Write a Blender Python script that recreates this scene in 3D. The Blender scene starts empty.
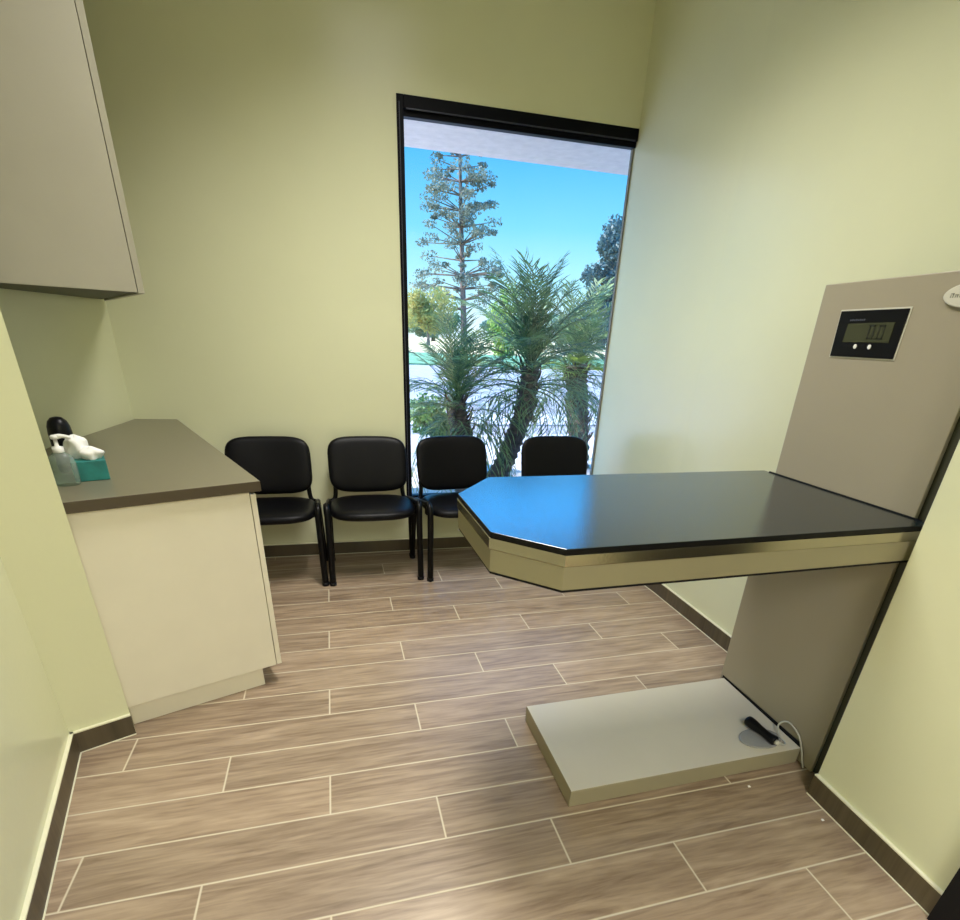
import bpy, bmesh, math, random
from mathutils import Vector, Matrix
PI = math.pi
sc = bpy.context.scene
COL = sc.collection
random.seed(7)

# ------------------------------------------------------------------ materials
def new_mat(name):
    m = bpy.data.materials.new(name); m.use_nodes = True
    nt = m.node_tree; b = nt.nodes['Principled BSDF']
    return m, nt, b

def plain(name, col, rough=.5, metal=0., spec=None, ior=None, noise=0., nscale=20., bump=0., bscale=200., coat=0.):
    m, nt, b = new_mat(name)
    b.inputs['Base Color'].default_value = (*col, 1)
    b.inputs['Roughness'].default_value = rough
    b.inputs['Metallic'].default_value = metal
    if spec is not None: b.inputs['Specular IOR Level'].default_value = spec
    if ior is not None: b.inputs['IOR'].default_value = ior
    if coat: b.inputs['Coat Weight'].default_value = coat
    tc = nt.nodes.new('ShaderNodeTexCoord')
    if noise:
        n = nt.nodes.new('ShaderNodeTexNoise'); n.inputs['Scale'].default_value = nscale
        n.inputs['Detail'].default_value = 4
        nt.links.new(tc.outputs['Object'], n.inputs['Vector'])
        r = nt.nodes.new('ShaderNodeValToRGB')
        r.color_ramp.elements[0].position = .3; r.color_ramp.elements[1].position = .7
        r.color_ramp.elements[0].color = (*[c*(1-noise) for c in col], 1)
        r.color_ramp.elements[1].color = (*[min(1, c*(1+noise)) for c in col], 1)
        nt.links.new(n.outputs['Fac'], r.inputs['Fac'])
        nt.links.new(r.outputs['Color'], b.inputs['Base Color'])
    if bump:
        n2 = nt.nodes.new('ShaderNodeTexNoise'); n2.inputs['Scale'].default_value = bscale
        n2.inputs['Detail'].default_value = 3
        nt.links.new(tc.outputs['Object'], n2.inputs['Vector'])
        bp = nt.nodes.new('ShaderNodeBump'); bp.inputs['Strength'].default_value = bump
        bp.inputs['Distance'].default_value = .002
        nt.links.new(n2.outputs['Fac'], bp.inputs['Height'])
        nt.links.new(bp.outputs['Normal'], b.inputs['Normal'])
    return m

WALL_C = (.67, .68, .46)
M = {}
M['wall'] = plain('wall_paint', WALL_C, .26, spec=.75, noise=.015, nscale=3, bump=.12, bscale=60)
M['ceiling'] = plain('ceiling_paint', (.72, .72, .62), .8)
M['caulk'] = plain('pale_caulk', (.72, .70, .52), .5)
M['laminate'] = plain('cream_laminate', (.74, .695, .57), .42, noise=.02, nscale=8)
M['laminate_upper'] = plain('grey_beige_laminate', (.34, .32, .25), .42, noise=.02, nscale=8)
M['inner'] = plain('shaded_cabinet_underside', (.07, .07, .045), .6)  # dark colour stands for the shade under the wall cabinet
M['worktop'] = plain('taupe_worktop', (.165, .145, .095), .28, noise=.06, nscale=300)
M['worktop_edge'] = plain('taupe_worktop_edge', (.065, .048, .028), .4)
M['column'] = plain('beige_metal_panel', (.31, .275, .20), .38, noise=.01, nscale=5)
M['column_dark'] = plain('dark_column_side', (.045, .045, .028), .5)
M['apron'] = plain('beige_table_side', (.235, .21, .125), .4)
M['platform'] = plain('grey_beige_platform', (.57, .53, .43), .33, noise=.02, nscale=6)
M['platform_side_shade'] = plain('beige_platform_side_shade', (.27, .24, .155), .4)  # darker than the deck top: shade on the sides put into the colour
M['steel'] = plain('brushed_steel', (.42, .38, .30), .22, metal=1, bump=.05, bscale=150)
M['mat'] = plain('black_gloss_table_mat', (.010, .016, .019), .05, ior=1.75, bump=.16, bscale=330)
M['mat_edge'] = plain('black_mat_edge', (.002, .002, .0025), .45, spec=.2)
M['black'] = plain('black_plastic', (.003, .003, .004), .35, spec=.2)
M['black_matte'] = plain('black_matte', (.006, .006, .007), .6, spec=.2)
M['frame'] = plain('black_window_aluminium', (.0015, .002, .005), .45, spec=.12)
M['vinyl'] = plain('black_vinyl', (.0018, .0018, .0028), .42, spec=.16, bump=.1, bscale=300)
M['tube'] = plain('black_painted_tube', (.002, .002, .0025), .35, spec=.2)
M['lcd'] = plain('olive_lcd', (.040, .044, .022), .25)
M['digit'] = plain('lcd_digit', (.010, .011, .006), .4)
M['dimtext'] = plain('dim_lettering', (.05, .055, .075), .5)
M['white'] = plain('white_plastic', (.80, .79, .74), .35)
M['badge'] = plain('pale_badge', (.55, .53, .44), .4)
M['badge_text'] = plain('grey_badge_lettering', (.22, .22, .18), .5)
M['teal'] = plain('teal_card', (.010, .17, .155), .5, noise=.25, nscale=25)
M['tissue'] = plain('white_tissue', (.85, .84, .80), .85)
M['cord'] = plain('grey_white_cord', (.45, .44, .38), .45)
M['disc'] = plain('clear_grey_disc', (.27, .27, .26), .15)
M['grey'] = plain('grey_line', (.18, .17, .13), .5)
M['stucco'] = plain('grey_stucco', (.74, .66, .62), .9, noise=.08, nscale=12, bump=.5, bscale=40)
M['concrete'] = plain('pale_concrete', (.56, .50, .50), .85, noise=.07, nscale=3)
M['street'] = plain('grey_asphalt', (.33, .29, .31), .9, noise=.08, nscale=2)
M['lawn'] = plain('green_lawn', (.13, .26, .12), .95, noise=.3, nscale=2)
M['dry'] = plain('tan_dry_grass', (.62, .47, .24), .95, noise=.15, nscale=.8)
M['bark'] = plain('brown_bark', (.10, .072, .06), .9, noise=.5, nscale=14, bump=1., bscale=30)
M['pinebark'] = plain('grey_brown_bark', (.13, .10, .09), .9, noise=.4, nscale=4)
M['carblue'] = plain('blue_car_paint', (.10, .22, .50), .3)

def leaf_mat(name, c1, c2, scale=6., trans=.35):
    m = bpy.data.materials.new(name); m.use_nodes = True
    nt = m.node_tree; nt.nodes.clear()
    out = nt.nodes.new('ShaderNodeOutputMaterial')
    tc = nt.nodes.new('ShaderNodeTexCoord')
    n = nt.nodes.new('ShaderNodeTexNoise'); n.inputs['Scale'].default_value = scale; n.inputs['Detail'].default_value = 3
    nt.links.new(tc.outputs['Object'], n.inputs['Vector'])
    r = nt.nodes.new('ShaderNodeValToRGB')
    r.color_ramp.elements[0].position = .35; r.color_ramp.elements[1].position = .65
    r.color_ramp.elements[0].color = (*c1, 1); r.color_ramp.elements[1].color = (*c2, 1)
    nt.links.new(n.outputs['Fac'], r.inputs['Fac'])
    d = nt.nodes.new('ShaderNodeBsdfPrincipled'); d.inputs['Roughness'].default_value = .5
    t = nt.nodes.new('ShaderNodeBsdfTranslucent')
    nt.links.new(r.outputs['Color'], d.inputs['Base Color']); nt.links.new(r.outputs['Color'], t.inputs['Color'])
    mx = nt.nodes.new('ShaderNodeMixShader'); mx.inputs[0].default_value = trans
    nt.links.new(d.outputs[0], mx.inputs[1]); nt.links.new(t.outputs[0], mx.inputs[2])
    nt.links.new(mx.outputs[0], out.inputs['Surface'])
    return m
M['palm'] = leaf_mat('palm_leaf', (.07, .13, .075), (.25, .36, .13), 5)
M['lime'] = leaf_mat('lime_leaf', (.22, .33, .06), (.36, .46, .10), 5, .45)
M['pine'] = leaf_mat('pine_needles', (.07, .11, .10), (.26, .28, .20), .3)
M['dark_tree'] = leaf_mat('dark_blue_green_leaf', (.03, .08, .10), (.08, .15, .15), .4)
M['yellow_bush'] = leaf_mat('yellow_green_leaf', (.22, .28, .09), (.48, .42, .13), .35, .4)
M['green_bush'] = leaf_mat('green_leaf', (.05, .12, .05), (.18, .32, .10), 3)
M['far_tree'] = leaf_mat('far_green_leaf', (.12, .22, .18), (.22, .36, .24), .5)

# window glass
def glass_mat():
    m = bpy.data.materials.new('window_glass'); m.use_nodes = True
    nt = m.node_tree; nt.nodes.clear()
    out = nt.nodes.new('ShaderNodeOutputMaterial')
    t = nt.nodes.new('ShaderNodeBsdfTransparent'); t.inputs[0].default_value = (.96, .98, 1, 1)
    g = nt.nodes.new('ShaderNodeBsdfGlossy'); g.inputs['Roughness'].default_value = .02
    mx = nt.nodes.new('ShaderNodeMixShader'); mx.inputs[0].default_value = .03
    nt.links.new(t.outputs[0], mx.inputs[1]); nt.links.new(g.outputs[0], mx.inputs[2])
    nt.links.new(mx.outputs[0], out.inputs['Surface'])
    return m
M['glass'] = glass_mat()
def clear_mat():
    m = bpy.data.materials.new('clear_plastic'); m.use_nodes = True
    nt = m.node_tree; nt.nodes.clear()
    out = nt.nodes.new('ShaderNodeOutputMaterial')
    t = nt.nodes.new('ShaderNodeBsdfTransparent'); t.inputs[0].default_value = (.75, .86, .80, 1)
    g = nt.nodes.new('ShaderNodeBsdfPrincipled'); g.inputs['Base Color'].default_value = (.55, .62, .56, 1)
    g.inputs['Roughness'].default_value = .12
    mx = nt.nodes.new('ShaderNodeMixShader'); mx.inputs[0].default_value = .26
    nt.links.new(t.outputs[0], mx.inputs[1]); nt.links.new(g.outputs[0], mx.inputs[2])
    nt.links.new(mx.outputs[0], out.inputs['Surface'])
    return m
M['clear'] = clear_mat()

# wood-look plank tiles: rows 0.17 m deep, 1.02 m long, each row shifted a third
TW = .17
def plank_mat(name, base_dark, base_light, grout, axis_swap=False, rough=.36, grout_on=True):
    m, nt, b = new_mat(name)
    N = nt.nodes.new; L = nt.links.new
    def math_(op, a=None, bb=None, c=None):
        n = N('ShaderNodeMath'); n.operation = op
        for i, v in enumerate((a, bb, c)):
            if v is None: continue
            if isinstance(v, (int, float)): n.inputs[i].default_value = v
            else: L(v, n.inputs[i])
        return n.outputs[0]
    tc = N('ShaderNodeTexCoord'); sp = N('ShaderNodeSeparateXYZ'); L(tc.outputs['Object'], sp.inputs[0])
    X, Y = sp.outputs[0], sp.outputs[1]
    if axis_swap: X, Y = Y, X
    v = math_('SUBTRACT', 10.5587092, math_('DIVIDE', Y, TW))
    row = math_('FLOOR', v); fv = math_('FRACT', v)
    u = math_('DIVIDE', math_('SUBTRACT', math_('SUBTRACT', math_('DIVIDE', X, TW), 1.33852519), math_('MULTIPLY', row, 2.0)), 6.0)
    cu = math_('FLOOR', u); fu = math_('FRACT', u)
    dv = math_('MINIMUM', fv, math_('SUBTRACT', 1.0, fv))
    du = math_('MULTIPLY', math_('MINIMUM', fu, math_('SUBTRACT', 1.0, fu)), 6.0)
    dist = math_('MINIMUM', dv, du)
    mr = N('ShaderNodeMapRange'); mr.inputs['From Min'].default_value = .008; mr.inputs['From Max'].default_value = .024
    mr.inputs['To Min'].default_value = 1; mr.inputs['To Max'].default_value = 0
    L(dist, mr.inputs['Value'])
    cid = N('ShaderNodeCombineXYZ'); L(row, cid.inputs[0]); L(cu, cid.inputs[1])
    wn = N('ShaderNodeTexWhiteNoise'); L(cid.outputs[0], wn.inputs['Vector'])
    # grain coordinates, offset per tile
    gx = math_('ADD', math_('MULTIPLY', X, .75), math_('MULTIPLY', wn.outputs['Value'], 37.0))
    gy = math_('ADD', math_('MULTIPLY', Y, 8.0), math_('MULTIPLY', wn.outputs['Value'], 91.0))
    gv = N('ShaderNodeCombineXYZ'); L(gx, gv.inputs[0]); L(gy, gv.inputs[1])
    n1 = N('ShaderNodeTexNoise'); n1.inputs['Scale'].default_value = 2.2; n1.inputs['Detail'].default_value = 6
    n1.inputs['Distortion'].default_value = 1.3; n1.inputs['Roughness'].default_value = .6
    L(gv.outputs[0], n1.inputs['Vector'])
    n2 = N('ShaderNodeTexNoise'); n2.inputs['Scale'].default_value = 9; n2.inputs['Detail'].default_value = 5
    n2.inputs['Distortion'].default_value = .4
    L(gv.outputs[0], n2.inputs['Vector'])
    mixn = math_('ADD', math_('MULTIPLY', n1.outputs['Fac'], .62), math_('MULTIPLY', n2.outputs['Fac'], .38))
    r = N('ShaderNodeValToRGB'); r.color_ramp.elements[0].position = .34; r.color_ramp.elements[1].position = .66
    r.color_ramp.elements[0].color = (*base_dark, 1); r.color_ramp.elements[1].color = (*base_light, 1)
    L(mixn, r.inputs['Fac'])
    hsv = N('ShaderNodeHueSaturation'); L(r.outputs['Color'], hsv.inputs['Color'])
    L(math_('ADD', math_('MULTIPLY', wn.outputs['Value'], .22), .89), hsv.inputs['Value'])
    mx = N('ShaderNodeMix'); mx.data_type = 'RGBA'
    L(mr.outputs[0], mx.inputs[0]); L(hsv.outputs['Color'], mx.inputs[6]); mx.inputs[7].default_value = (*grout, 1)
    if grout_on: L(mx.outputs[2], b.inputs['Base Color'])
    else: L(hsv.outputs['Color'], b.inputs['Base Color'])
    b.inputs['Roughness'].default_value = rough
    if grout_on:
        L(math_('ADD', math_('MULTIPLY', mr.outputs[0], .4), rough), b.inputs['Roughness'])
        hgt = math_('ADD', math_('SUBTRACT', 1.0, mr.outputs[0]), math_('MULTIPLY', mixn, .25))
        bp = N('ShaderNodeBump'); bp.inputs['Strength'].default_value = .35; bp.inputs['Distance'].default_value = .0015
        L(hgt, bp.inputs['Height']); L(bp.outputs['Normal'], b.inputs['Normal'])
    return m
M['floor'] = plank_mat('wood_look_floor_tile', (.185, .125, .080), (.42, .318, .218), (.56, .49, .36))
M['base'] = plank_mat('dark_tile_baseboard', (.060, .046, .024), (.115, .088, .050), (.3, .25, .16), grout_on=False, rough=.45)

# ------------------------------------------------------------------ geometry helpers
def root_of(o):
    while o.parent: o = o.parent
    return o
def link(name, bm, mat, parent=None, smooth=False, bevel=0., seg=2, angle=40):
    """one mesh object from world-space bmesh; children keep their root's origin"""
    me = bpy.data.meshes.new(name)
    off = root_of(parent).location if parent else Vector((0, 0, 0))
    if off.length: bmesh.ops.translate(bm, verts=bm.verts, vec=-off)
    bmesh.ops.recalc_face_normals(bm, faces=bm.faces)
    bm.to_mesh(me); bm.free()
    for m in (mat if isinstance(mat, (list, tuple)) else [mat]): me.materials.append(m)
    o = bpy.data.objects.new(name, me); COL.objects.link(o)
    if parent: o.parent = parent
    if smooth:
        for p in me.polygons: p.use_smooth = True
    if bevel:
        b = o.modifiers.new('bevel', 'BEVEL'); b.width = bevel; b.segments = seg; b.limit_method = 'ANGLE'; b.angle_limit = math.radians(angle)
    return o
def origin_base(o):
    """move the origin of a single-mesh thing to the centre of its base"""
    me = o.data; vs = [v.co for v in me.vertices]
    c = Vector(((min(v.x for v in vs)+max(v.x for v in vs))/2, (min(v.y for v in vs)+max(v.y for v in vs))/2, min(v.z for v in vs)))
    me.transform(Matrix.Translation(-c)); o.location = c
    return o
def prism(bm, poly, z0, z1, mi=0):
    a = [bm.verts.new((x, y, z0)) for x, y in poly]; b = [bm.verts.new((x, y, z1)) for x, y in poly]
    n = len(poly); fs = [bm.faces.new(a[::-1]), bm.faces.new(b)]
    for i in range(n): fs.append(bm.faces.new((a[i], a[(i+1) % n], b[(i+1) % n], b[i])))
    for f in fs: f.material_index = mi
    return fs
def box(bm, x0, x1, y0, y1, z0, z1): return prism(bm, [(x0, y0), (x1, y0), (x1, y1), (x0, y1)], z0, z1)
def xprism(bm, poly, x0, x1):
    """extrude a (y,z) outline along x"""
    a = [bm.verts.new((x0, y, z)) for y, z in poly]; b = [bm.verts.new((x1, y, z)) for y, z in poly]
    n = len(poly); bm.faces.new(a[::-1]); bm.faces.new(b)
    for i in range(n): bm.faces.new((a[i], a[(i+1) % n], b[(i+1) % n], b[i]))
def tube(bm, pts, r, seg=10, caps=True, closed=False, flat=1.):
    """swept tube, r constant or per point; flat squashes across x"""
    pts = [Vector(p) for p in pts]; n = len(pts); rings = []
    up = Vector((0, 0, 1)); prev = None
    for i, p in enumerate(pts):
        t = (pts[min(i+1, n-1)] - pts[max(i-1, 0)]).normalized()
        if prev is None:
            a = up.cross(t)
            if a.length < .1: a = Vector((1, 0, 0)).cross(t)
        else: a = prev - t*prev.dot(t)
        a.normalize(); prev = a; b = t.cross(a)
        rr = r[i] if isinstance(r, (list, tuple)) else r
        rings.append([bm.verts.new(p + (a*math.cos(2*PI*k/seg)*flat + b*math.sin(2*PI*k/seg))*rr) for k in range(seg)])
    for i in range(n-1):
        for k in range(seg): bm.faces.new((rings[i][k], rings[i][(k+1) % seg], rings[i+1][(k+1) % seg], rings[i+1][k]))
    if caps: bm.faces.new(rings[0][::-1]); bm.faces.new(rings[-1])
def smooth_path(pts, n=6):
    """Catmull-Rom through pts"""
    P = [Vector(p) for p in pts]; P = [2*P[0]-P[1]] + P + [2*P[-1]-P[-2]]; out = []
    for i in range(1, len(P)-2):
        for k in range(n):
            t = k/n; a, b, c, d = P[i-1:i+3]
            out.append(.5*((2*b)+(c-a)*t+(2*a-5*b+4*c-d)*t*t+(3*b-a-3*c+d)*t**3))
    out.append(P[-2]); return out
def lathe(bm, prof, cx, cy, seg=24, sx=1., sy=1.):
    rings = []
    for r, z in prof: rings.append([bm.verts.new((cx+sx*r*math.cos(2*PI*k/seg), cy+sy*r*math.sin(2*PI*k/seg), z)) for k in range(seg)])
    for i in range(len(rings)-1):
        for k in range(seg): bm.faces.new((rings[i][k], rings[i][(k+1) % seg], rings[i+1][(k+1) % seg], rings[i+1][k]))
    bm.faces.new(rings[0][::-1]); bm.faces.new(rings[-1])
def thing(name, label, cat, loc=(0, 0, 0), group=None):
    o = bpy.data.objects.new(name, None); COL.objects.link(o); o.location = loc; o.empty_display_size = .05
    o['label'] = label; o['category'] = cat
    if group: o['group'] = group
    bpy.context.view_layer.update() if False else None
    return o
def tag(o, label, cat, group=None):
    o['label'] = label; o['category'] = cat
    if group: o['group'] = group
    return o
def struct(name, bm, mat, parent=None, **k):
    o = link(name, bm, mat, parent, **k)
    if not parent: o['kind'] = 'structure'
    return o

# ------------------------------------------------------------------ room shell
H = 3.12                                  # ceiling height
def by(x): return 3.575 - (x+1.10)*.0156  # inner face of the back wall
def nx(y): return 1.482 + (y-.56)*.0284   # inner face of the near right wall

bm = bmesh.new(); prism(bm, [(-1.5, -2.5), (2.1, -2.5), (2.1, 3.60), (-1.5, 3.66)], -.06, 0)
struct('floor', bm, M['floor'])
bm = bmesh.new(); prism(bm, [(-1.5, -2.5), (2.1, -2.5), (2.1, 3.75), (-1.5, 3.75)], H, H+.1)
struct('ceiling', bm, M['ceiling'])

WX0, WX1, WZ0, WZ1 = .429, 1.785, .345, 2.45
def wy(x, d): return by(x)+d
bm = bmesh.new(); T = .17
def wseg(x0, x1, z0, z1): prism(bm, [(x0, by(x0)), (x1, by(x1)), (x1, by(x1)+T), (x0, by(x0)+T)], z0, z1)
wseg(-1.45, WX0, 0, H); wseg(WX0, WX1, 0, WZ0); wseg(WX0, WX1, WZ1, H); wseg(1.92, 2.2, 0, H)
struct('wall_back', bm, M['wall'])

bm = bmesh.new(); prism(bm, [(1.785, 3.53), (1.787, 3.582), (1.915, 3.60), (2.05, 3.50), (2.05, .9), (1.825, .9), (1.832, 2.6)], 0, H)
struct('wall_right', bm, M['wall'])
bm = bmesh.new(); prism(bm, [(nx(1.018), 1.018), (nx(.566), .566), (1.9, .566), (1.9, 1.018)], 0, H)
struct('wall_right_front', bm, M['wall'], bevel=.003)
bm = bmesh.new(); prism(bm, [(1.47, -.42), (1.47, -2.4), (1.9, -2.4), (1.9, -.42)], 0, H)
prism(bm, [(nx(.566), .566), (1.47, -.42), (1.9, -.42), (1.9, .566)], 2.12, H)
struct('wall_right_rear', bm, M['wall'])
bm = bmesh.new(); prism(bm, [(-1.10, 3.578), (-1.165, 2.98), (-1.315, 1.6), (-1.45, 1.6), (-1.45, 3.7)], 0, H)
struct('wall_left', bm, M['wall'])
bm = bmesh.new(); prism(bm, [(-.976, 1.763), (-.81, 1.836), (-.870, 1.945), (-1.31, 1.80), (-1.33, 1.6)], 0, H)
struct('wall_left_return', bm, M['wall'])
bm = bmesh.new(); prism(bm, [(-.976, 1.763), (-.836, 1.116), (-.60, 0), (-.52, -.5), (-.52, -2.4), (-1.33, -2.4), (-1.33, 1.6)], 0, H)
struct('wall_left_front', bm, M['wall'])
bm = bmesh.new(); prism(bm, [(-1.4, -2.4), (2.0, -2.4), (2.0, -2.5), (-1.4, -2.5)], 0, H)
struct('wall_rear', bm, M['wall'])
bm = bmesh.new(); prism(bm, [(-1.4, -.45), (2.0, -.45), (2.0, -2.5), (-1.4, -2.5)], 2.46, 2.56); struct('ceiling_low_added', bm, M['ceiling'])  # unseen low ceiling, added to bring the rear lamp down
bm = bmesh.new(); prism(bm, [(-1.4, -.45), (2.0, -.45), (2.0, -.55), (-1.4, -.55)], 2.46, H); struct('wall_header_added', bm, M['wall'])  # unseen header closing the added drop, keeps rear light off the upper walls

# baseboards: a dark tile strip with a pale caulk bead along its top
BH = .083
def baseboard(name, pts, t=.012, caps=True):
    """pts: wall line, room on the right-hand side of travel"""
    def offset(pts, d):
        out = []
        for i, p in enumerate(pts):
            ds = []
            if i > 0: ds.append((Vector(p)-Vector(pts[i-1])).normalized())
            if i < len(pts)-1: ds.append((Vector(pts[i+1])-Vector(p)).normalized())
            if len(ds) == 2:
                n0 = Vector((ds[0].y, -ds[0].x)); n1 = Vector((ds[1].y, -ds[1].x)); n = (n0+n1).normalized(); k = 1/max(.3, n.dot(n0))
            else: n = Vector((ds[0].y, -ds[0].x)); k = 1
            out.append((p[0]+n.x*d*k, p[1]+n.y*d*k))
        return out
    o = offset(pts, t); b = bmesh.new(); e = bmesh.new()
    for i in range(len(pts)-1):
        prism(b, [pts[i], pts[i+1], o[i+1], o[i]], 0.001, BH)
        prism(e, [pts[i], pts[i+1], o[i+1], o[i]], BH, BH+.005)
    bb = struct(name, b, M['base']); link('caulk_bead', e, M['caulk'], bb)
    g = bmesh.new(); o2 = offset(pts, t+.004)
    for i in range(len(pts)-1): prism(g, [o[i], o[i+1], o2[i+1], o2[i]], 0.0005, .003)
    link('grout_line', g, M['caulk'], bb)
    return bb
baseboard('baseboard_back', [(-.89, by(-.89)), (1.785, by(1.785))])
baseboard('baseboard_right', [(1.7855, 3.53), (1.832, 2.6), (1.8265, 1.72)])
baseboard('baseboard_right_front', [(nx(1.018), 1.018), (nx(.567), .567)])
baseboard('baseboard_left_return', [(-.976, 1.763), (-.8105, 1.8358)])
baseboard('baseboard_left_front', [(-.60, 0), (-.836, 1.116), (-.976, 1.763)])

# black door frame and leaf at the near right
bm = bmesh.new(); prism(bm, [(1.455, .566), (1.455, .49), (1.56, .49), (1.56, .566)], 0, 2.12)
prism(bm, [(1.455, -.35), (1.455, -.42), (1.56, -.42), (1.56, -.35)], 0, 2.12)
prism(bm, [(1.455, .566), (1.455, -.42), (1.56, -.42), (1.56, .566)], 2.05, 2.12)
d = struct('door_1', bm, M['black_matte'])
bm = bmesh.new(); box(bm, 1.49, 1.53, -.35, .49, .005, 2.05); link('door_leaf', bm, M['black_matte'], d)
bm = bmesh.new(); tube(bm, [(1.49, -.27, 1.0), (1.44, -.27, 1.0), (1.44, -.15, 1.0)], .009); link('door_handle', bm, M['steel'], d, smooth=True)

# window 1
def wbox(b, x0, x1, d0, d1, z0, z1): prism(b, [(x0, by(x0)+d0), (x1, by(x1)+d0), (x1, by(x1)+d1), (x0, by(x0)+d1)], z0, z1)
bm = bmesh.new()
wbox(bm, WX0, WX0+.036, -.006, .055, WZ0, WZ1)        # left post
wbox(bm, WX0+.036, WX1-.002, -.006, .055, WZ1-.055, WZ1)      # head
wbox(bm, WX0+.036, WX1-.002, .010, .055, WZ1-.082, WZ1-.055)    # lower lip of the head
wbox(bm, WX0+.036, WX1-.002, .005, .055, WZ0, WZ0+.045)       # sill rail
w = struct('window_1', bm, M['frame'], bevel=.002)
bm = bmesh.new(); wbox(bm, WX1-.008, WX1-.001, .030, .055, WZ0+.045, WZ1-.082); link('edge_gasket', bm, M['grey'], w)
bm = bmesh.new(); wbox(bm, WX0+.036, WX1-.008, .044, .050, WZ0+.045, WZ1-.082); link('window_pane', bm, M['glass'], w)
bm = bmesh.new(); wbox(bm, WX0+.012, WX0+.016, -.009, -.006, WZ0+.02, WZ1-.03); wbox(bm, WX0+.05, WX1-.02, -.010, -.006, WZ1-.058, WZ1-.052)  # lighter strips painting the highlight lines on post and head
link('frame_highlight', bm, plain('dark_blue_highlight', (.03, .035, .06), .3), w)

# ------------------------------------------------------------------ cabinets on the left
ux = Vector((.505, .195)).normalized(); vx = Vector((-ux.y, ux.x))
P0 = Vector((-.824, 1.866))
def cp(a, b): return tuple(P0 + ux*a + vx*b)      # cabinet frame: a across, b into the room's depth
base = thing('base_cabinet', 'cream base cabinet with recessed plinth under the taupe worktop', 'cabinet', (-.6, 2.0, 0))
def lw(y): return -1.10 + (y-3.578)*.1087     # left alcove wall
FB = 1.585
body = [cp(-.001, 0), cp(.539, 0), cp(.539, FB-.01), (-1.085, 3.550), (-1.135, 3.0), (-.873, 1.965)]
bm = bmesh.new(); prism(bm, body, .092, .836); link('carcass', bm, M['laminate'], base, bevel=.001)
pl = [cp(.001, .022), cp(.486, .022), cp(.486, FB-.03), (-1.08, 3.545), (-1.13, 3.0), (-.860, 1.985)]
bm = bmesh.new(); prism(bm, pl, 0, .086); link('plinth', bm, M['laminate'], base)
for i in range(3):
    b0 = .001 + i*.520; b1 = b0 + .516
    bm = bmesh.new(); prism(bm, [cp(.542, b0), cp(.561, b0), cp(.561, b1), cp(.542, b1)], .092, .826)
    dd = link('door', bm, M['laminate'], base, bevel=.001)
wt = [(-.8155, 1.847), (-.278, 2.060), (-.878, by(-.878)-.001), (-1.096, by(-1.1)-.001), (lw(2.98)+.004, 2.98), (lw(1.99)+.004, 1.99), (-.871, 1.953)]
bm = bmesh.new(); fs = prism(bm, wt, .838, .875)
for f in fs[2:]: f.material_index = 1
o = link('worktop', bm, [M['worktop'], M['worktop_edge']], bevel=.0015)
tag(origin_base(o), 'taupe worktop with dark front edge on top of the cream base cabinet', 'worktop')

upper = thing('wall_cabinet', 'beige wall cabinet high on the left wall, its plain end facing us', 'cabinet', (-.9, 2.4, 1.46))
U0, U1 = Vector((-1.20, 2.03)), Vector((-.598, 2.355))
ue = (U1-Vector((-.942, 2.185))).normalized()
q0 = U1 - ue*.62                                 # near left (out of frame)
uf = Vector((-1.078, 3.545))                     # far end of the doors, at the back corner
fd = (uf-U1).normalized(); inn = Vector((fd.y, -fd.x)) * -1
UZ = 1.462
e_in = U1 - ue*.0215
f_in = uf
outer = [tuple(q0), tuple(e_in), (uf.x-.012, uf.y-.04), (lw(3.45), 3.45), (lw(2.6), 2.60), (lw(2.2)+.004, 2.2), (q0.x, q0.y+.05)]
def inset_ok(): pass
# end panel, top, doors, and flush bottom darkened for the shade of a recess
bm = bmesh.new(); th = Vector((-ue.y, ue.x))*.018
ep = [tuple(U1-ue*.60), tuple(e_in), tuple(e_in+th), tuple(U1-ue*.60+th)]
prism(bm, ep, UZ, 2.75); link('end_panel', bm, M['laminate_upper'], upper, bevel=.0008)
bm = bmesh.new(); inner = [tuple(U1-ue*.58+th), tuple(e_in+th), (uf.x-.012, uf.y-.05), (lw(3.45)+.004, 3.45), (lw(2.9)+.004, 2.9), (lw(2.35)+.004, 2.35)]
prism(bm, inner, UZ+.003, 2.74); link('carcass', bm, M['inner'], upper)
LN = (uf-U1).length
nrm = Vector((fd.y, -fd.x))
if nrm.x < 0: nrm = -nrm
for i in range(3):
    a = U1 - nrm*.019 + fd*(.001 + i*(LN-.01)/3); c = U1 - nrm*.019 + fd*(-.003 + (i+1)*(LN-.01)/3)
    bm = bmesh.new(); prism(bm, [tuple(a), tuple(a+nrm*.019), tuple(c+nrm*.019), tuple(c)], UZ-.002, 2.75)
    link('door', bm, M['laminate_upper'], upper, bevel=.0008)

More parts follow.
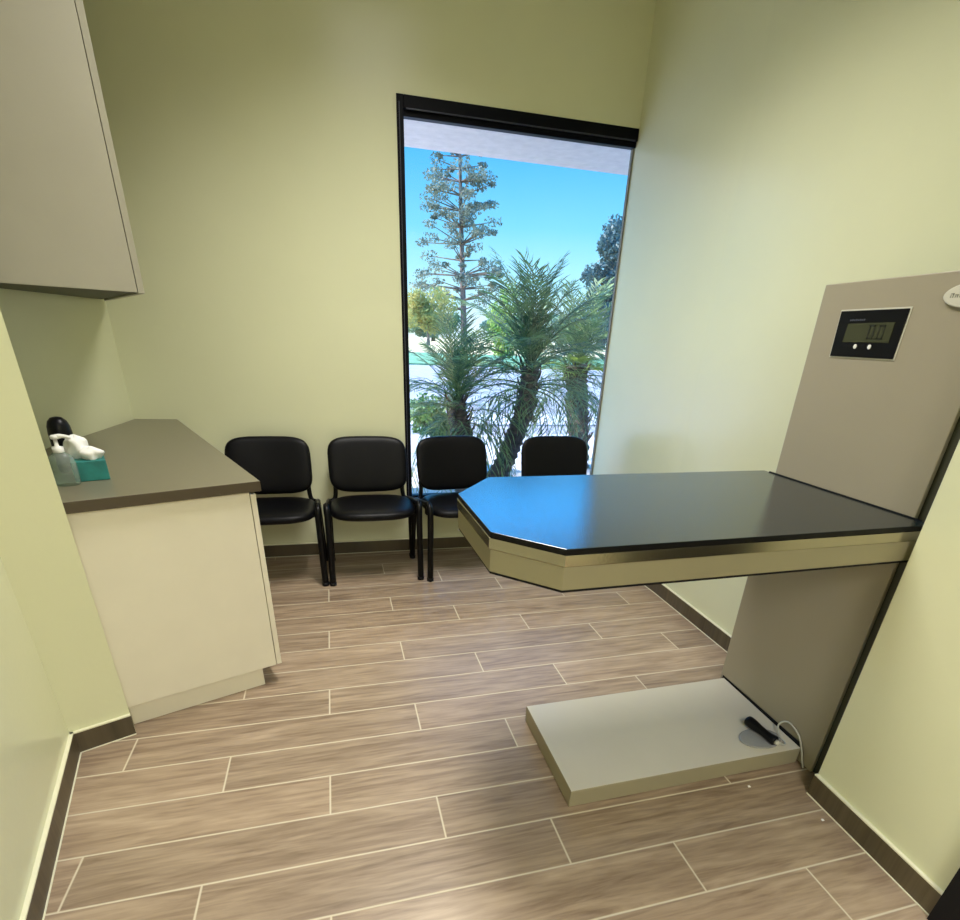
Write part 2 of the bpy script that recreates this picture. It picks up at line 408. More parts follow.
# ------------------------------------------------------------------ things on the worktop
ZT = .875
t = thing('soap_dispenser', 'tall black rounded dispenser behind the clear pump bottle on the worktop', 'dispenser', (-.940, 2.270, ZT))
bm = bmesh.new(); c = (-.940, 2.270)
lathe(bm, [(.033, ZT), (.036, ZT+.01), (.036, ZT+.135), (.034, ZT+.158), (.028, ZT+.176), (.017, ZT+.187), (.005, ZT+.190)], *c, seg=28)
link('body', bm, M['black'], t, smooth=True)
bm = bmesh.new(); lathe(bm, [(.0365, ZT+.018), (.0375, ZT+.02), (.0375, ZT+.03), (.0365, ZT+.032)], *c, seg=28); link('ring', bm, M['black_matte'], t, smooth=True)
t = thing('sanitizer_bottle', 'clear pump bottle with white pump head beside the teal tissue box', 'bottle', (-.878, 2.070, ZT))
c = (-.878, 2.070)
bm = bmesh.new(); lathe(bm, [(.030, ZT), (.034, ZT+.006), (.035, ZT+.07), (.032, ZT+.09), (.018, ZT+.104), (.013, ZT+.108)], *c, seg=28, sx=1.1, sy=.85); link('bottle_body', bm, M['clear'], t, smooth=True)
bm = bmesh.new(); lathe(bm, [(.015, ZT+.106), (.016, ZT+.108), (.016, ZT+.124), (.006, ZT+.126), (.0055, ZT+.150)], *c, seg=20); link('pump_collar', bm, M['white'], t, smooth=True)
bm = bmesh.new(); lathe(bm, [(.009, ZT+.148), (.012, ZT+.150), (.012, ZT+.158), (.008, ZT+.161)], *c, seg=20)
tube(bm, smooth_path([(c[0], c[1], ZT+.155), (c[0]+.02, c[1]+.004, ZT+.157), (c[0]+.042, c[1]+.008, ZT+.150)], 4), [.0075]*4+[.006]*4+[.0045], 10); link('pump_head', bm, M['white'], t, smooth=True)
t = thing('tissue_box', 'teal tissue box with white tissues pulled up from its top', 'tissue box', (-.838, 2.160, ZT))
A = Vector((-.838, 2.160)); a1 = Vector((math.cos(.37), math.sin(.37))); a2 = Vector((-a1.y, a1.x)); hw = .050
bm = bmesh.new(); prism(bm, [tuple(A-a1*hw-a2*hw), tuple(A+a1*hw-a2*hw), tuple(A+a1*hw+a2*hw), tuple(A-a1*hw+a2*hw)], ZT, ZT+.068)
link('carton', bm, M['teal'], t, bevel=.003)
bm = bmesh.new()
# crumpled tissue: folded sheet lobes
def lobe(cx, cy, cz, rx, ry, rz, sd):
    rnd = random.Random(sd); n, mm = 12, 18; rings = []
    ph = [rnd.uniform(0, 6.28) for _ in range(4)]
    for i in range(n+1):
        th_ = PI*i/n; ring = []
        for k in range(mm):
            f = 2*PI*k/mm; w_ = 1 + .22*math.sin(3*f+ph[0]+th_*2) + .12*math.sin(7*f+ph[1]) * math.sin(th_) + .1*math.sin(5*th_+ph[2])
            ring.append(bm.verts.new((cx+rx*w_*math.sin(th_)*math.cos(f), cy+ry*w_*math.sin(th_)*math.sin(f), cz-rz*math.cos(th_)*(1+.1*math.sin(4*f+ph[3])))))
        rings.append(ring)
    for i in range(n):
        for k in range(mm): bm.faces.new((rings[i][k], rings[i][(k+1) % mm], rings[i+1][(k+1) % mm], rings[i+1][k]))
lobe(-.862, 2.165, ZT+.104, .034, .028, .040, 3)
lobe(-.820, 2.150, ZT+.086, .032, .024, .024, 5)
link('tissue', bm, M['tissue'], t, smooth=True)

# ------------------------------------------------------------------ examination table on its column
TX0 = 1.57
ex = thing('examination_table', 'wall column with black topped octagonal-ended exam table and weight display', 'exam table', (1.60, 1.36, 0))
bm = bmesh.new(); box(bm, 1.585, 1.822, 1.035, 1.640, 0.0, 1.555); link('column_body', bm, M['column_dark'], ex, bevel=.003)
bm = bmesh.new()
xprism(bm, [(1.096, .004), (1.632, .004), (1.656, 1.568), (1.100, 1.577)], TX0, 1.584); link('column_cover', bm, M['column'], ex, bevel=.003)
top = [(.330, 1.507), (.335, 1.163), (.474, 1.022), (1.5685, 1.040), (1.5685, 1.704), (.473, 1.696)]
def shrink(poly, d):
    c = Vector((1.0, 1.37)); out = []
    n = len(poly)
    for i in range(n):
        p0, p, p1 = Vector(poly[i-1]), Vector(poly[i]), Vector(poly[(i+1) % n])
        e0 = (p-p0).normalized(); e1 = (p1-p).normalized()
        n0 = Vector((-e0.y, e0.x)); n1 = Vector((-e1.y, e1.x))
        if n0.dot(c-p) < 0: n0 = -n0
        if n1.dot(c-p) < 0: n1 = -n1
        k = (n0+n1); k = k/max(.2, k.dot(n0)); q = p+k*d; out.append((min(q.x, 1.5685) if p.x > 1.5 else q.x, q.y))
    return [(1.5685 if poly[i][0] > 1.5 else x, y) for i, (x, y) in enumerate(out)]
bm = bmesh.new(); fs = prism(bm, shrink(top, .002), .9455, .960)
for f in fs[2:]: f.material_index = 1
link('table_mat', bm, [M['mat'], M['mat_edge']], ex, bevel=.0015, seg=2)
bm = bmesh.new(); prism(bm, top, .917, .9452); link('steel_rim', bm, M['steel'], ex, bevel=.0015)
bm = bmesh.new(); prism(bm, shrink(top, .004), .857, .9168); link('table_body', bm, M['apron'], ex, bevel=.002)
bm = bmesh.new(); prism(bm, shrink(top, .006), .851, .857); link('underside_trim', bm, M['black_matte'], ex)
bm = bmesh.new(); box(bm, TX0-.006, TX0-.0005, 1.075, 1.672, .9602, .963); link('rear_dark_strip', bm, M['black_matte'], ex)
# display
disp_poly = [(1.330, 1.363), (1.553, 1.363), (1.559, 1.490), (1.330, 1.492)]
bm = bmesh.new(); xprism(bm, [(1.326, 1.359), (1.557, 1.359), (1.563, 1.494), (1.326, 1.496)], TX0-.002, TX0-.0005); link('display_rim', bm, M['badge'], ex, bevel=.002)
bm = bmesh.new(); xprism(bm, disp_poly, TX0-.005, TX0-.002); dp = link('display_panel', bm, M['black'], ex, bevel=.002)
bm = bmesh.new(); xprism(bm, [(1.360, 1.405), (1.519, 1.404), (1.517, 1.455), (1.360, 1.458)], TX0-.0062, TX0-.005); link('screen', bm, M['lcd'], dp)
bm = bmesh.new()
def seg7(y0, z0, w_, h_, segs, t=.0045):
    # y decreases to the right as seen; y0 = left edge
    m = z0+h_/2
    R = {'a': (y0-w_, y0, z0+h_-t, z0+h_), 'g': (y0-w_, y0, m-t/2, m+t/2), 'd': (y0-w_, y0, z0, z0+t), 'f': (y0-t, y0, m, z0+h_), 'e': (y0-t, y0, z0, m), 'b': (y0-w_, y0-w_+t, m, z0+h_), 'c': (y0-w_, y0-w_+t, z0, m)}
    for s in segs:
        a_, b_, c_, d_ = R[s]; box(bm, TX0-.0068, TX0-.0062, a_, b_, c_, d_)
seg7(1.438, 1.413, .021, .038, 'abcdef'); seg7(1.405, 1.413, .021, .038, 'abcdef'); box(bm, TX0-.0068, TX0-.0062, 1.4085, 1.4125, 1.413, 1.417)
link('digits', bm, M['digit'], dp)
for y in (1.467, 1.417):
    bm = bmesh.new(); n = 16
    xprism(bm, [(y+.0055*math.cos(2*PI*k/n), 1.3925+.0065*math.sin(2*PI*k/n)) for k in range(n)], TX0-.0085, TX0-.005); link('button', bm, M['white'], dp, bevel=.001)
bm = bmesh.new(); y = 1.515
for k, wd in enumerate((.005, .005, .005, .005, .005, .005, .005, .005)):
    box(bm, TX0-.0056, TX0-.005, y-wd, y, 1.4625, 1.4675 if k % 2 else 1.4665); y -= .0068
link('maker_lettering', bm, M['dimtext'], dp)
# oval badge
bm = bmesh.new(); n = 40
xprism(bm, [(1.170+.076*math.cos(2*PI*k/n), 1.517+.030*math.sin(2*PI*k/n)) for k in range(n)], TX0-.009, TX0-.0005)
bd = link('badge', bm, M['badge'], ex, bevel=.003)
bm = bmesh.new(); y = 1.226
for k in range(9):
    hh = .010 if k in (0, 3, 6) else .0075
    box(bm, TX0-.0096, TX0-.009, y-.0085, y-.0055, 1.512, 1.512+hh); box(bm, TX0-.0096, TX0-.009, y-.0085, y, 1.512+hh-.0022, 1.512+hh); box(bm, TX0-.0096, TX0-.009, y-.0025, y, 1.512, 1.512+hh*.6)
    y -= .0118
link('badge_lettering', bm, M['badge_text'], bd)

# scale platform
sp = thing('scale_platform', 'low beige rectangular weighing platform on the floor under the exam table', 'scale', (1.1, 1.37, 0))
PT = .072
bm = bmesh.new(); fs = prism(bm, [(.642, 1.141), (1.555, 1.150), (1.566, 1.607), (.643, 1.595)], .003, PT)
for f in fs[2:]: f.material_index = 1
link('deck', bm, [M['platform'], M['platform_side_shade']], sp, bevel=.003, seg=3)
bm = bmesh.new(); prism(bm, [(.665, 1.163), (1.553, 1.166), (1.560, 1.586), (.668, 1.574)], 0, .003); link('foot_frame', bm, M['black_matte'], sp)
bm = bmesh.new(); prism(bm, [(1.556, 1.165), (1.568, 1.165), (1.5695, 1.618), (1.568, 1.618)], .02, PT+.006); link('rear_dark_strip', bm, M['black_matte'], sp)  # black strip standing for the shadowed gap behind the deck

# hand control on its disc, with cord
hc = thing('hand_control', 'black waisted handle on a grey disc with white cord, on the scale platform', 'hand control', (1.44, 1.235, PT))
bm = bmesh.new(); n = 40; lathe(bm, [(.062, PT), (.066, PT+.002), (.066, PT+.006), (.062, PT+.008)], 1.436, 1.226, seg=n, sx=1.25, sy=.80)
for v in bm.verts:
    d_ = Vector((v.co.x-1.436, v.co.y-1.226)); a_ = .0; v.co.x = 1.436+d_.x*math.cos(a_)-d_.y*math.sin(a_); v.co.y = 1.226+d_.x*math.sin(a_)+d_.y*math.cos(a_)
link('disc', bm, M['disc'], hc, smooth=False, bevel=.001)
p0, p1 = Vector((1.434, 1.305, PT+.030)), Vector((1.462, 1.180, PT+.022))
bm = bmesh.new(); prof = [(0, .014), (.03, .019), (.10, .021), (.25, .020), (.45, .0165), (.65, .015), (.82, .0165), (.93, .0195), (.98, .019), (1, .014)]
tube(bm, [p0.lerp(p1, s) for s, r in prof], [r for s, r in prof], 20); link('handle', bm, M['black'], hc, smooth=True)
bm = bmesh.new(); dd_ = (p1-p0).normalized(); tube(bm, [p1-dd_*.002, p1+dd_*.012], [.010, .008], 16); link('end_cap', bm, M['cord'], hc, smooth=True)
bm = bmesh.new()
tube(bm, smooth_path([p1+dd_*.010, (1.490, 1.170, PT+.012), (1.512, 1.185, PT+.006), (1.520, 1.225, PT+.008), (1.538, 1.255, PT+.03), (1.556, 1.235, PT+.052), (1.561, 1.185, PT+.035), (1.562, 1.155, PT-.005), (1.560, 1.135, .03), (1.560, 1.12, .004)], 8), .0032, 8)
link('cord', bm, M['cord'], hc, smooth=True)

# ------------------------------------------------------------------ visitor chairs
def pad(bm, w_, h_, t_, ex_=4.0, rings=9, seg=48, place=None):
    """cushion: superellipse outline w x h, puffed to thickness t; place maps (x, y, n) to a point"""
    rs = [0.0, .3, .55, .75, .87, .94, .98, 1.0]
    def pt(r, k, s):
        a = 2*PI*k/seg; c, s_ = math.cos(a), math.sin(a)
        x = math.copysign(abs(c)**(2/ex_), c)*w_/2*r; y = math.copysign(abs(s_)**(2/ex_), s_)*h_/2*r
        n = s*t_/2*math.sqrt(max(0, 1-r**7))*(1-.12*r*r)
        return place(x, y, n)
    layers = []
    for s in (1, -1):
        L_ = [[bm.verts.new(pt(0, 0, s))]]
        for r in rs[1:-1]: L_.append([bm.verts.new(pt(r, k, s)) for k in range(seg)])
        layers.append(L_)
    rim = [bm.verts.new(pt(1, k, 1)) for k in range(seg)]
    for L_, s in zip(layers, (1, -1)):
        for k in range(seg): bm.faces.new((L_[0][0], L_[1][k], L_[1][(k+1) % seg]))
        for i in range(1, len(L_)-1):
            for k in range(seg): bm.faces.new((L_[i][k], L_[i][(k+1) % seg], L_[i+1][(k+1) % seg], L_[i+1][k]))
        for k in range(seg): bm.faces.new((L_[-1][k], L_[-1][(k+1) % seg], rim[(k+1) % seg], rim[k]))

def make_chair(label):
    c = thing('visitor_chair', label, 'chair', (0, 0, 0), 'black visitor chairs along the back wall')
    bm = bmesh.new(); pad(bm, .505, .430, .074, 3.4, place=lambda x, y, n: (x, y-.035, .424+n-.010*(y/.21 < 0)*(y/.21)**2*0 + .006*math.cos(x/.235*PI/2)*0)); link('seat', bm, M['vinyl'], c, smooth=True)
    def bplace(x, y, n):
        z = .640+y; yy = .172+(z-.636)*.22 - .028*math.cos(min(1, abs(x)/.25)*PI/2)*-1 - .02 + n
        z -= .010*math.cos(min(1, abs(x)/.24)*PI/2)*(1 if y < 0 else 0)*min(1, abs(y)/.1)
        return (x, yy, z)
    bm = bmesh.new(); pad(bm, .474, .318, .052, 4.6, place=bplace); link('backrest', bm, M['vinyl'], c, smooth=True)
    for s in (-1, 1):
        bm = bmesh.new(); tube(bm, smooth_path([(s*.264, -.195, .0), (s*.262, -.195, .20), (s*.260, -.195, .40), (s*.262, -.185, .462), (s*.262, -.150, .478)], 5), .0185, 12)
        l_ = link('leg', bm, M['tube'], c, smooth=True)
        bm = bmesh.new(); tube(bm, [(s*.264, -.195, 0), (s*.264, -.195, .02)], .0205, 12); link('foot_cap', bm, M['black_matte'], l_, smooth=True)
        bm = bmesh.new(); tube(bm, smooth_path([(s*.264, .205, .0), (s*.258, .185, .22), (s*.252, .155, .42)], 6), .016, 12)
        l_ = link('leg', bm, M['tube'], c, smooth=True)
        bm = bmesh.new(); tube(bm, [(s*.264, .205, 0), (s*.2635, .203, .02)], .0185, 12); link('foot_cap', bm, M['black_matte'], l_, smooth=True)
    bm = bmesh.new()
    for s in (-1, 1):
        tube(bm, smooth_path([(s*.262, -.150, .478), (s*.259, -.05, .458), (s*.253, .08, .435), (s*.252, .155, .42)], 5), .0125, 12)
    tube(bm, [(-.258, -.10, .402), (.258, -.10, .402)], .009, 10); tube(bm, [(-.252, .11, .402), (.252, .11, .402)], .009, 10)
    for s in (-1, 1):
        tube(bm, [(s*.257, -.10, .402), (s*.257, -.10, .465)], .009, 10); tube(bm, [(s*.252, .11, .402), (s*.252, .12, .43)], .009, 10)
    link('seat_frame', bm, M['tube'], c, smooth=True)
    for s in (-1, 1):
        bm = bmesh.new(); tube(bm, smooth_path([(s*.252, .150, .415), (s*.218, .168, .425), (s*.207, .174, .47), (s*.205, .188, .56), (s*.203, .210, .65), (s*.200, .228, .73)], 6), .0135, 12)
        link('back_upright', bm, M['tube'], c, smooth=True)
    return c
def dup(root, label):
    r = root.copy(); COL.objects.link(r); r['label'] = label
    for ch in list(root.children):
        c = ch.copy(); COL.objects.link(c); c.parent = r
        for g in ch.children:
            d_ = g.copy(); COL.objects.link(d_); d_.parent = c
    return r
labels = ['black padded visitor chair half hidden behind the cream base cabinet',
          'black padded visitor chair standing fully against the plain wall left of the window',
          'black padded visitor chair at the window beside its dark left frame post',
          'black padded visitor chair in the window corner, only its backrest showing above the exam table']
spots = [(-.393, 3.240, .0), (.178, 3.232, .0), (.730, 3.232, math.radians(8)), (1.402, 3.215, .0)]
c0 = make_chair(labels[0])
for i, (x, y, a) in enumerate(spots):
    c = c0 if i == 0 else dup(c0, labels[i])
    c.location = (x, y, 0); c.rotation_euler = (0, 0, a)

# small metal plug low on the wall under the window, specks on the floor
bm = bmesh.new(); lathe(bm, [(.010, .0), (.010, .004), (.006, .010)], 0, 0, seg=16)
bmesh.ops.rotate(bm, verts=bm.verts, cent=(0, 0, 0), matrix=Matrix.Rotation(PI/2, 3, 'X'))
bmesh.ops.translate(bm, verts=bm.verts, vec=(.792, by(.792)-.0005, .135))
tag(origin_base(link('wall_plug', bm, M['white'])), 'tiny pale round plug low on the wall beneath the window', 'wall plug')
for (x, y), lb in zip(((1.4400, .908), (1.30, 1.088)), ('tiny white paper speck on the floor before the near right baseboard', 'tiny pale speck on the floor along the near edge of the scale platform')):
    bm = bmesh.new(); prism(bm, [(x-.004, y-.003), (x+.004, y-.004), (x+.005, y+.003), (x-.002, y+.004)], .0005, .003)
    tag(origin_base(link('paper_speck', bm, M['tissue'])), lb, 'paper scrap')

# ------------------------------------------------------------------ ceiling light fixtures
def ceiling_light(x, y, w_, l_, power, watts, spread, col, label, H=H):
    t = thing('ceiling_light', label, 'ceiling light', (x, y, H))
    bm = bmesh.new()
    for a in ((x-w_/2-.03, x-w_/2, y-l_/2-.03, y+l_/2+.03), (x+w_/2, x+w_/2+.03, y-l_/2-.03, y+l_/2+.03), (x-w_/2, x+w_/2, y-l_/2-.03, y-l_/2), (x-w_/2, x+w_/2, y+l_/2, y+l_/2+.03)):
        box(bm, *a, H-.035, H-.001)
    link('frame', bm, M['white'], t)
    m = bpy.data.materials.new('light_diffuser'); m.use_nodes = True; nt = m.node_tree; nt.nodes.clear()
    e = nt.nodes.new('ShaderNodeEmission'); e.inputs[0].default_value = (*col, 1); e.inputs[1].default_value = power
    oo = nt.nodes.new('ShaderNodeOutputMaterial'); nt.links.new(e.outputs[0], oo.inputs[0])
    bm = bmesh.new(); box(bm, x-w_/2+.001, x+w_/2-.001, y-l_/2+.001, y+l_/2-.001, H-.015, H-.008); link('diffuser', bm, m, t)
    la = bpy.data.lights.new('ceiling_lamp', 'AREA'); la.shape = 'RECTANGLE'; la.size = w_; la.size_y = l_; la.energy = watts; la.color = col; la.spread = math.radians(spread)
    lo = bpy.data.objects.new('ceiling_lamp', la); COL.objects.link(lo); lo.parent = t; lo.location = (0, 0, -.04)
    return t
ceiling_light(.40, -1.25, .60, 1.15, 2.0, 62, 160, (1., .972, .925), 'unseen white rectangular ceiling light panel in the added low ceiling behind the viewer', 2.46)  # unseen lamp, set low behind the viewer so its light reaches the alcove
ceiling_light(.40, 2.0, .55, 1.15, 2.0, 42, 130, (1., .972, .925), 'white rectangular ceiling light panel over the middle of the room')

# ------------------------------------------------------------------ outside
G = -.05
bm = bmesh.new(); box(bm, -30, 60, 3.76, 8.6, G-.2, G); struct('ground', bm, M['concrete'])
bm = bmesh.new(); box(bm, -40, 90, 8.6, 9.6, G-.2, G-.02); o = struct('trim_1', bm, M['street'])
bm = bmesh.new(); box(bm, -40, 90, 9.6, 11.0, G-.2, G+.01); o = struct('ground.001', bm, M['concrete'])
bm = bmesh.new(); box(bm, -60, 130, 11.0, 30.0, G-.2, G-.06); o = struct('road', bm, M['street'])
bm = bmesh.new(); box(bm, -60, 160, 30.0, 47.0, G-.2, G+.02); tag(link('lawn', bm, M['lawn']), 'green lawn strip across the road', 'lawn')['kind'] = 'stuff'
bm = bmesh.new(); box(bm, -110, 290, 47, 220, G-.2, G+.03)
tag(link('dry_grass', bm, M['dry']), 'tan dry grass field beyond the lawn', 'grass')['kind'] = 'stuff'
# roof overhang above the window, outside wall skin
bm = bmesh.new(); box(bm, -3.0, 9.0, 3.78, 5.63, 2.75, 3.05); struct('soffit', bm, M['stucco'])
bm = bmesh.new(); box(bm, -6.0, -1.5, 3.55, 3.76, 0, 3.05); box(bm, 2.25, 9, 3.55, 3.76, 0, 3.05); struct('wall_outside', bm, M['stucco'])

def leaf_blob(bm, c, r, n, size, rnd, flat=1.):
    for _ in range(n):
        while True:
            p = Vector((rnd.uniform(-1, 1), rnd.uniform(-1, 1), rnd.uniform(-1, 1)))
            if p.length < 1: break
        p = Vector((c[0]+p.x*r[0], c[1]+p.y*r[1], c[2]+p.z*r[2]))
        a = Vector((rnd.gauss(0, 1), rnd.gauss(0, 1), rnd.gauss(0, 1)*flat)).normalized(); b = a.cross(Vector((rnd.gauss(0, 1), rnd.gauss(0, 1), rnd.gauss(0, 1)))).normalized()
        s = size*rnd.uniform(.6, 1.4)
        vs = [bm.verts.new(p-a*s), bm.verts.new(p+b*s*.45), bm.verts.new(p+a*s), bm.verts.new(p-b*s*.45)]
        bm.faces.new(vs)

# palms
frond_meshes = []
def frond_mesh(L_, droop, seed, lw_=.012):
    rnd = random.Random(seed); bm = bmesh.new(); N_ = 26; pts = []
    for i in range(N_+1):
        s = i/N_; pts.append(Vector((L_*s*(1-.12*droop*s), .02*math.sin(seed+s*2), L_*(-droop*.55*s*s*s - .1*droop*s*s))))
    tube(bm, pts[::2], [.007*(1-.8*k/13)+.0012 for k in range(len(pts[::2]))], 5)
    for i in range(4, N_+1):
        s = i/N_; t_ = (pts[min(N_, i+1)]-pts[i-1]).normalized()
        side = Vector((0, 1, 0)); up = side.cross(t_)*-1
        ll = .30*math.sin(PI*(.12+.80*s))**.7*rnd.uniform(.85, 1.1)
        for sg in (-1, 1):
            for rep in range(1):
                d_ = (t_*rnd.uniform(.55, .95) + side*sg*rnd.uniform(.6, 1.0) + Vector((0, 0, rnd.uniform(-.15, .35)))).normalized()
                p = pts[i] - t_*rep*L_/N_*.5; q = p + d_*ll*.55; e = p + d_*ll + Vector((0, 0, -.22*ll))
                wv = d_.cross(Vector((0, 0, 1))).normalized()*lw_*.5
                a_ = [bm.verts.new(p-wv*.6), bm.verts.new(p+wv*.6), bm.verts.new(q+wv), bm.verts.new(q-wv)]
                bm.faces.new(a_); ee = bm.verts.new(e); bm.faces.new((a_[3], a_[2], ee))
    me = bpy.data.meshes.new('frond'); bm.to_mesh(me); bm.free(); return me
for k in range(5):
    m_ = frond_mesh(.95, (.25, .5, .8, 1.1, 1.5)[k], k); m_.materials.append(M['palm']); frond_meshes.append(m_)
lime_frond = frond_mesh(.5, .8, 99, .02); lime_frond.materials.append(M['lime'])
dead_frond = frond_mesh(.5, 1.3, 77, .014); dead_frond.materials.append(plain('dry_frond', (.30, .22, .11), .8))

def palm(label, path, r0, r1, n, scale, seed, lime=0, span=(.2, 1.4)):
    rnd = random.Random(seed)
    t = thing('palm_tree', label, 'palm tree', (path[0][0], path[0][1], G), 'palms outside the window')
    sp_ = smooth_path(path, 10); bm = bmesh.new()
    rr = [(r0+(r1-r0)*i/(len(sp_)-1))*(1+.10*(1 if i % 2 else -1)) for i in range(len(sp_))]
    tube(bm, sp_, rr, 16)
    # leaf-base stubs
    for k in range(46):
        i = rnd.randrange(len(sp_)//4, len(sp_)); f = rnd.uniform(0, 2*PI); p = sp_[i] + Vector((math.cos(f), math.sin(f), 0))*rr[i]*.85
        tube(bm, [p, p+Vector((math.cos(f)*.035, math.sin(f)*.035, .05)), p+Vector((math.cos(f)*.05, math.sin(f)*.05, .10))], [.014, .010, .004], 5)
    link('trunk', bm, M['bark'], t)
    top_ = Vector(path[-1]); base_ = Vector(t.location)
    for k in range(n):
        f = 2*PI*(k*.381966) + rnd.uniform(-.2, .2); u_ = (k+.5)/n
        el = math.radians(88 - 104*u_**1.1 + rnd.uniform(-8, 8))
        mi = min(4, int(u_*5))
        is_l = k in range(n//2, n//2+lime)
        me = lime_frond if is_l else frond_meshes[mi]
        o = bpy.data.objects.new('frond', me); COL.objects.link(o); o.parent = t
        o.location = top_-base_ + Vector((0, 0, rnd.uniform(-.06, .06) - .30*scale*u_*u_))
        o.rotation_euler = (rnd.uniform(-.3, .3), -el, f); s = scale*rnd.uniform(.82, 1.1); o.scale = (s, s, s)
    for k in range(4):
        o = bpy.data.objects.new('dry_frond', dead_frond); COL.objects.link(o); o.parent = t
        f = rnd.uniform(0, 2*PI); o.location = top_-base_+Vector((0, 0, -.18)); o.rotation_euler = (0, math.radians(58), f); o.scale = (.55,)*3
    return t
palm('tallest palm with slanting brown trunk, centred in the window', [(1.52, 5.4, G-.05), (1.68, 5.4, .20), (1.80, 5.4, .52), (1.88, 5.4, .80), (1.90, 5.42, 1.12)], .105, .085, 60, .98, 1)
palm('short palm with stout trunk at the left side of the window', [(1.24, 5.25, G-.05), (1.24, 5.25, .35), (1.16, 5.25, .60), (1.13, 5.25, .80)], .11, .085, 50, .76, 2)
palm('palm with upright trunk at the right edge of the window', [(2.90, 6.2, G-.05), (2.84, 6.2, .45), (2.77, 6.2, .85), (2.74, 6.2, 1.12)], .13, .12, 56, .86, 3, lime=7)

def tree(name, label, cat, trunk, tr, blobs, mat, leaf, n, seed, group=None, tmat='pinebark', s=1.):
    E_ = lambda p: (p[0]*s, p[1]*s, 1.377+(p[2]-1.377)*s)
    if s != 1.: trunk = [(trunk[0][0]*s, trunk[0][1]*s, G+.035)] + [E_(p) for p in trunk[1:]]; blobs = [(E_(c), tuple(v*s for v in r)) for c, r in blobs]; tr *= s; leaf *= s
    rnd = random.Random(seed); t = thing(name, label, cat, (trunk[0][0], trunk[0][1], trunk[0][2]), group)
    bm = bmesh.new(); sp_ = smooth_path(trunk, 6); tube(bm, sp_, [tr*(1-.75*i/(len(sp_)-1)) for i in range(len(sp_))], 10)
    for c, r in blobs:
        j = min(range(len(sp_)), key=lambda q: (sp_[q]-Vector(c)).length + (3 if sp_[q].z > c[2] else 0))
        tube(bm, [sp_[j], Vector(c)], [tr*.22, tr*.06], 5)
    link('trunk', bm, M[tmat], t)
    bm = bmesh.new()
    for c, r in blobs: leaf_blob(bm, c, r, n, leaf, rnd)
    link('foliage', bm, mat, t)
    return t
rnd = random.Random(11)
bl = []
for k in range(150):
    u_ = rnd.random(); z = 2.3 + 5.9*u_
    hw_ = 1.95*(1-.58*u_)*(.35+.65*min(1, (z-1.8)/1.2)); f = rnd.uniform(0, 2*PI); r_ = hw_*math.sqrt(rnd.uniform(.1, 1))
    s = rnd.uniform(.12, .36)
    bl.append(((5.25+r_*math.cos(f), 24+r_*math.sin(f), z), (s*1.15, s*1.15, s*.62)))
tree('pine_tree', 'tall sparse grey-green pine rising left in the window', 'tree', [(5.45, 24, G), (5.35, 24, 3), (5.2, 24, 6), (5.12, 24, 8.2)], .14, bl, M['pine'], .055, 80, 21, s=4.2)
bl = []
for k in range(44):
    u_ = rnd.random(); z = 1.5+3.8*u_; f = rnd.uniform(0, 2*PI); r_ = rnd.uniform(0, 1.35*(1-.45*u_)); s = rnd.uniform(.30, .55)
    bl.append(((10.9+r_*math.cos(f), 22.5+r_*math.sin(f), z), (s, s, s)))
tree('evergreen_tree', 'dark blue-green evergreen at the right edge of the window', 'tree', [(10.9, 22.5, G), (10.9, 22.5, 2.5), (10.9, 22.5, 5.0)], .2, bl, M['dark_tree'], .075, 260, 22, s=4.2)
bl = []
for k in range(18):
    f = rnd.uniform(0, 2*PI); r_ = rnd.uniform(0, 1.2); s = rnd.uniform(.4, .7); bl.append(((5.1+r_*math.cos(f), 31+r_*math.sin(f), 1.75+rnd.uniform(-.1, 1.3)*1), (s, s, s*.8)))
tree('leafy_tree', 'small yellow-green tree low beside the pine trunk', 'tree', [(5.1, 31, G+.025), (5.1, 31, 1.2), (5.1, 31, 2.4)], .12, bl, M['yellow_bush'], .10, 230, 23, s=2.4)
bl = []
for k in range(16):
    f = rnd.uniform(0, 2*PI); r_ = rnd.uniform(0, .9); s = rnd.uniform(.3, .55); bl.append(((5.3+r_*math.cos(f), 18+r_*math.sin(f), 1.5+rnd.uniform(-.6, 1.1)), (s, s, s*.8)))
tree('leafy_tree', 'lime green leafy tree between the pine and the tallest palm', 'tree', [(5.3, 18, G), (5.3, 18, 1.0), (5.3, 18, 2.2)], .08, bl, M['lime'], .07, 170, 24, s=1.9)
bl = []
for k in range(16):
    f = rnd.uniform(0, 2*PI); r_ = rnd.uniform(0, .38); s = rnd.uniform(.09, .17); bl.append(((1.02+r_*math.cos(f)*.7, 6.1+r_*math.sin(f), .16+rnd.uniform(-.1, .50)), (s, s, s)))
tree('shrub', 'low green shrub behind the short palm by the window post', 'shrub', [(1.02, 6.1, G), (1.02, 6.1, .2), (1.02, 6.1, .4)], .02, bl, M['green_bush'], .035, 130, 25)
# distant trees on the field's edge
for k, (x, y, w_, h_) in enumerate(((1.5, 52, 2.6, 3.2), (9.0, 52, 2.6, 3.6), (15.0, 50, 2.5, 3.0), (21., 52, 2.6, 4.0), (27.5, 50, 2.8, 4.6), (34.5, 52, 3, 4))):
    bl = []
    for j in range(14): bl.append(((x+rnd.uniform(-1, 1)*w_*.75, y+rnd.uniform(-1, 1), 1.35+rnd.random()*(h_-1.2)*.6), (w_*.33, 1., h_*.13)))
    tree('distant_tree', 'distant green tree on the horizon behind the palms', 'tree', [(x, y, G+.035), (x, y, h_*.5), (x, y, h_*.9)], .2, bl, M['far_tree'], .20, 170, 40+k, 'distant trees on the horizon', s=2.3)

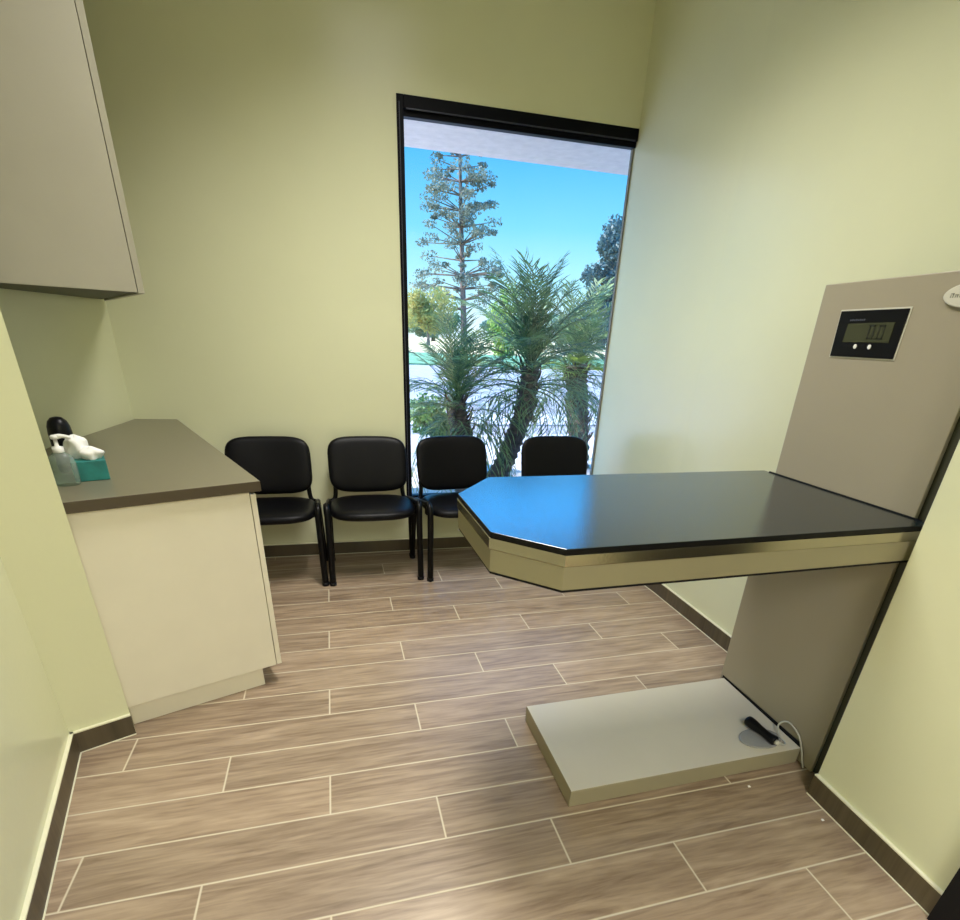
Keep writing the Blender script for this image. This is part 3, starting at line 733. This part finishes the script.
# ------------------------------------------------------------------ light
w = bpy.data.worlds.new('world'); sc.world = w; w.use_nodes = True; nt = w.node_tree; nt.nodes.clear()
out = nt.nodes.new('ShaderNodeOutputWorld'); bg = nt.nodes.new('ShaderNodeBackground'); tc = nt.nodes.new('ShaderNodeTexCoord'); sx_ = nt.nodes.new('ShaderNodeSeparateXYZ'); rp = nt.nodes.new('ShaderNodeValToRGB')
nt.links.new(tc.outputs['Generated'], sx_.inputs[0]); nt.links.new(sx_.outputs[2], rp.inputs['Fac']); nt.links.new(rp.outputs[0], bg.inputs[0]); nt.links.new(bg.outputs[0], out.inputs[0])
el = rp.color_ramp.elements
el[0].position = 0.0; el[0].color = (.80, .95, 1.0, 1)
el[1].position = .07; el[1].color = (.45, .84, 1.0, 1)
for p_, c_ in ((.15, (.20, .64, 1.0, 1)), (.235, (.085, .46, .92, 1)), (.30, (.26, 2.2, 5.4, 1)), (.45, (.24, 1.9, 4.6, 1)), (.7, (.18, .9, 2.2, 1)), (1.0, (.12, .5, 1.3, 1))):
    e = el.new(p_); e.color = c_
bg.inputs[1].default_value = 1.25
sun = bpy.data.lights.new('sun', 'SUN'); sun.energy = 11; sun.angle = .01; sun.color = (1, .94, .86)
so = bpy.data.objects.new('sun', sun); COL.objects.link(so); so.rotation_euler = Vector((1, -.06, -.85)).to_track_quat('-Z', 'Y').to_euler()
so.location = (0, 10, 10)

# ------------------------------------------------------------------ camera
f_px, cx, cy = 533.5822, 485.4757, 601.7832
cam = bpy.data.cameras.new('camera'); co = bpy.data.objects.new('camera', cam); COL.objects.link(co)
cam.sensor_fit = 'HORIZONTAL'; cam.sensor_width = 36; cam.lens = f_px/960*36
cam.shift_x = (480-cx)/960; cam.shift_y = (cy-460)/960; cam.clip_start = .02; cam.clip_end = 500
pitch, roll, yaw = .462188923, .0444127513, -.278404731
cp_, sp_, cr, sr, cw, sw = math.cos(pitch), math.sin(pitch), math.cos(roll), math.sin(roll), math.cos(yaw), math.sin(yaw)
Rz = Matrix(((cw, sw, 0), (-sw, cw, 0), (0, 0, 1))); B = Matrix(((1, 0, 0), (0, 0, -1), (0, 1, 0)))
Pm = Matrix(((1, 0, 0), (0, cp_, -sp_), (0, sp_, cp_))); Q = Matrix(((cr, -sr, 0), (sr, cr, 0), (0, 0, 1)))
R = Q @ Pm @ B @ Rz                       # world -> (right, down, forward)
mw = Matrix((R[0], -R[1], -R[2])).transposed().to_4x4(); mw.translation = (0, 0, 1.377)
co.matrix_world = mw
sc.camera = co
sc.view_settings.view_transform = 'Standard'; sc.view_settings.look = 'None'; sc.view_settings.gamma = 1; sc.view_settings.exposure = .14
sc.view_settings.use_curve_mapping = False
sc.cycles.use_denoising = True
sc.cycles.max_bounces = 10; sc.cycles.diffuse_bounces = 6; sc.cycles.transparent_max_bounces = 12
sc.cycles.sample_clamp_indirect = 6
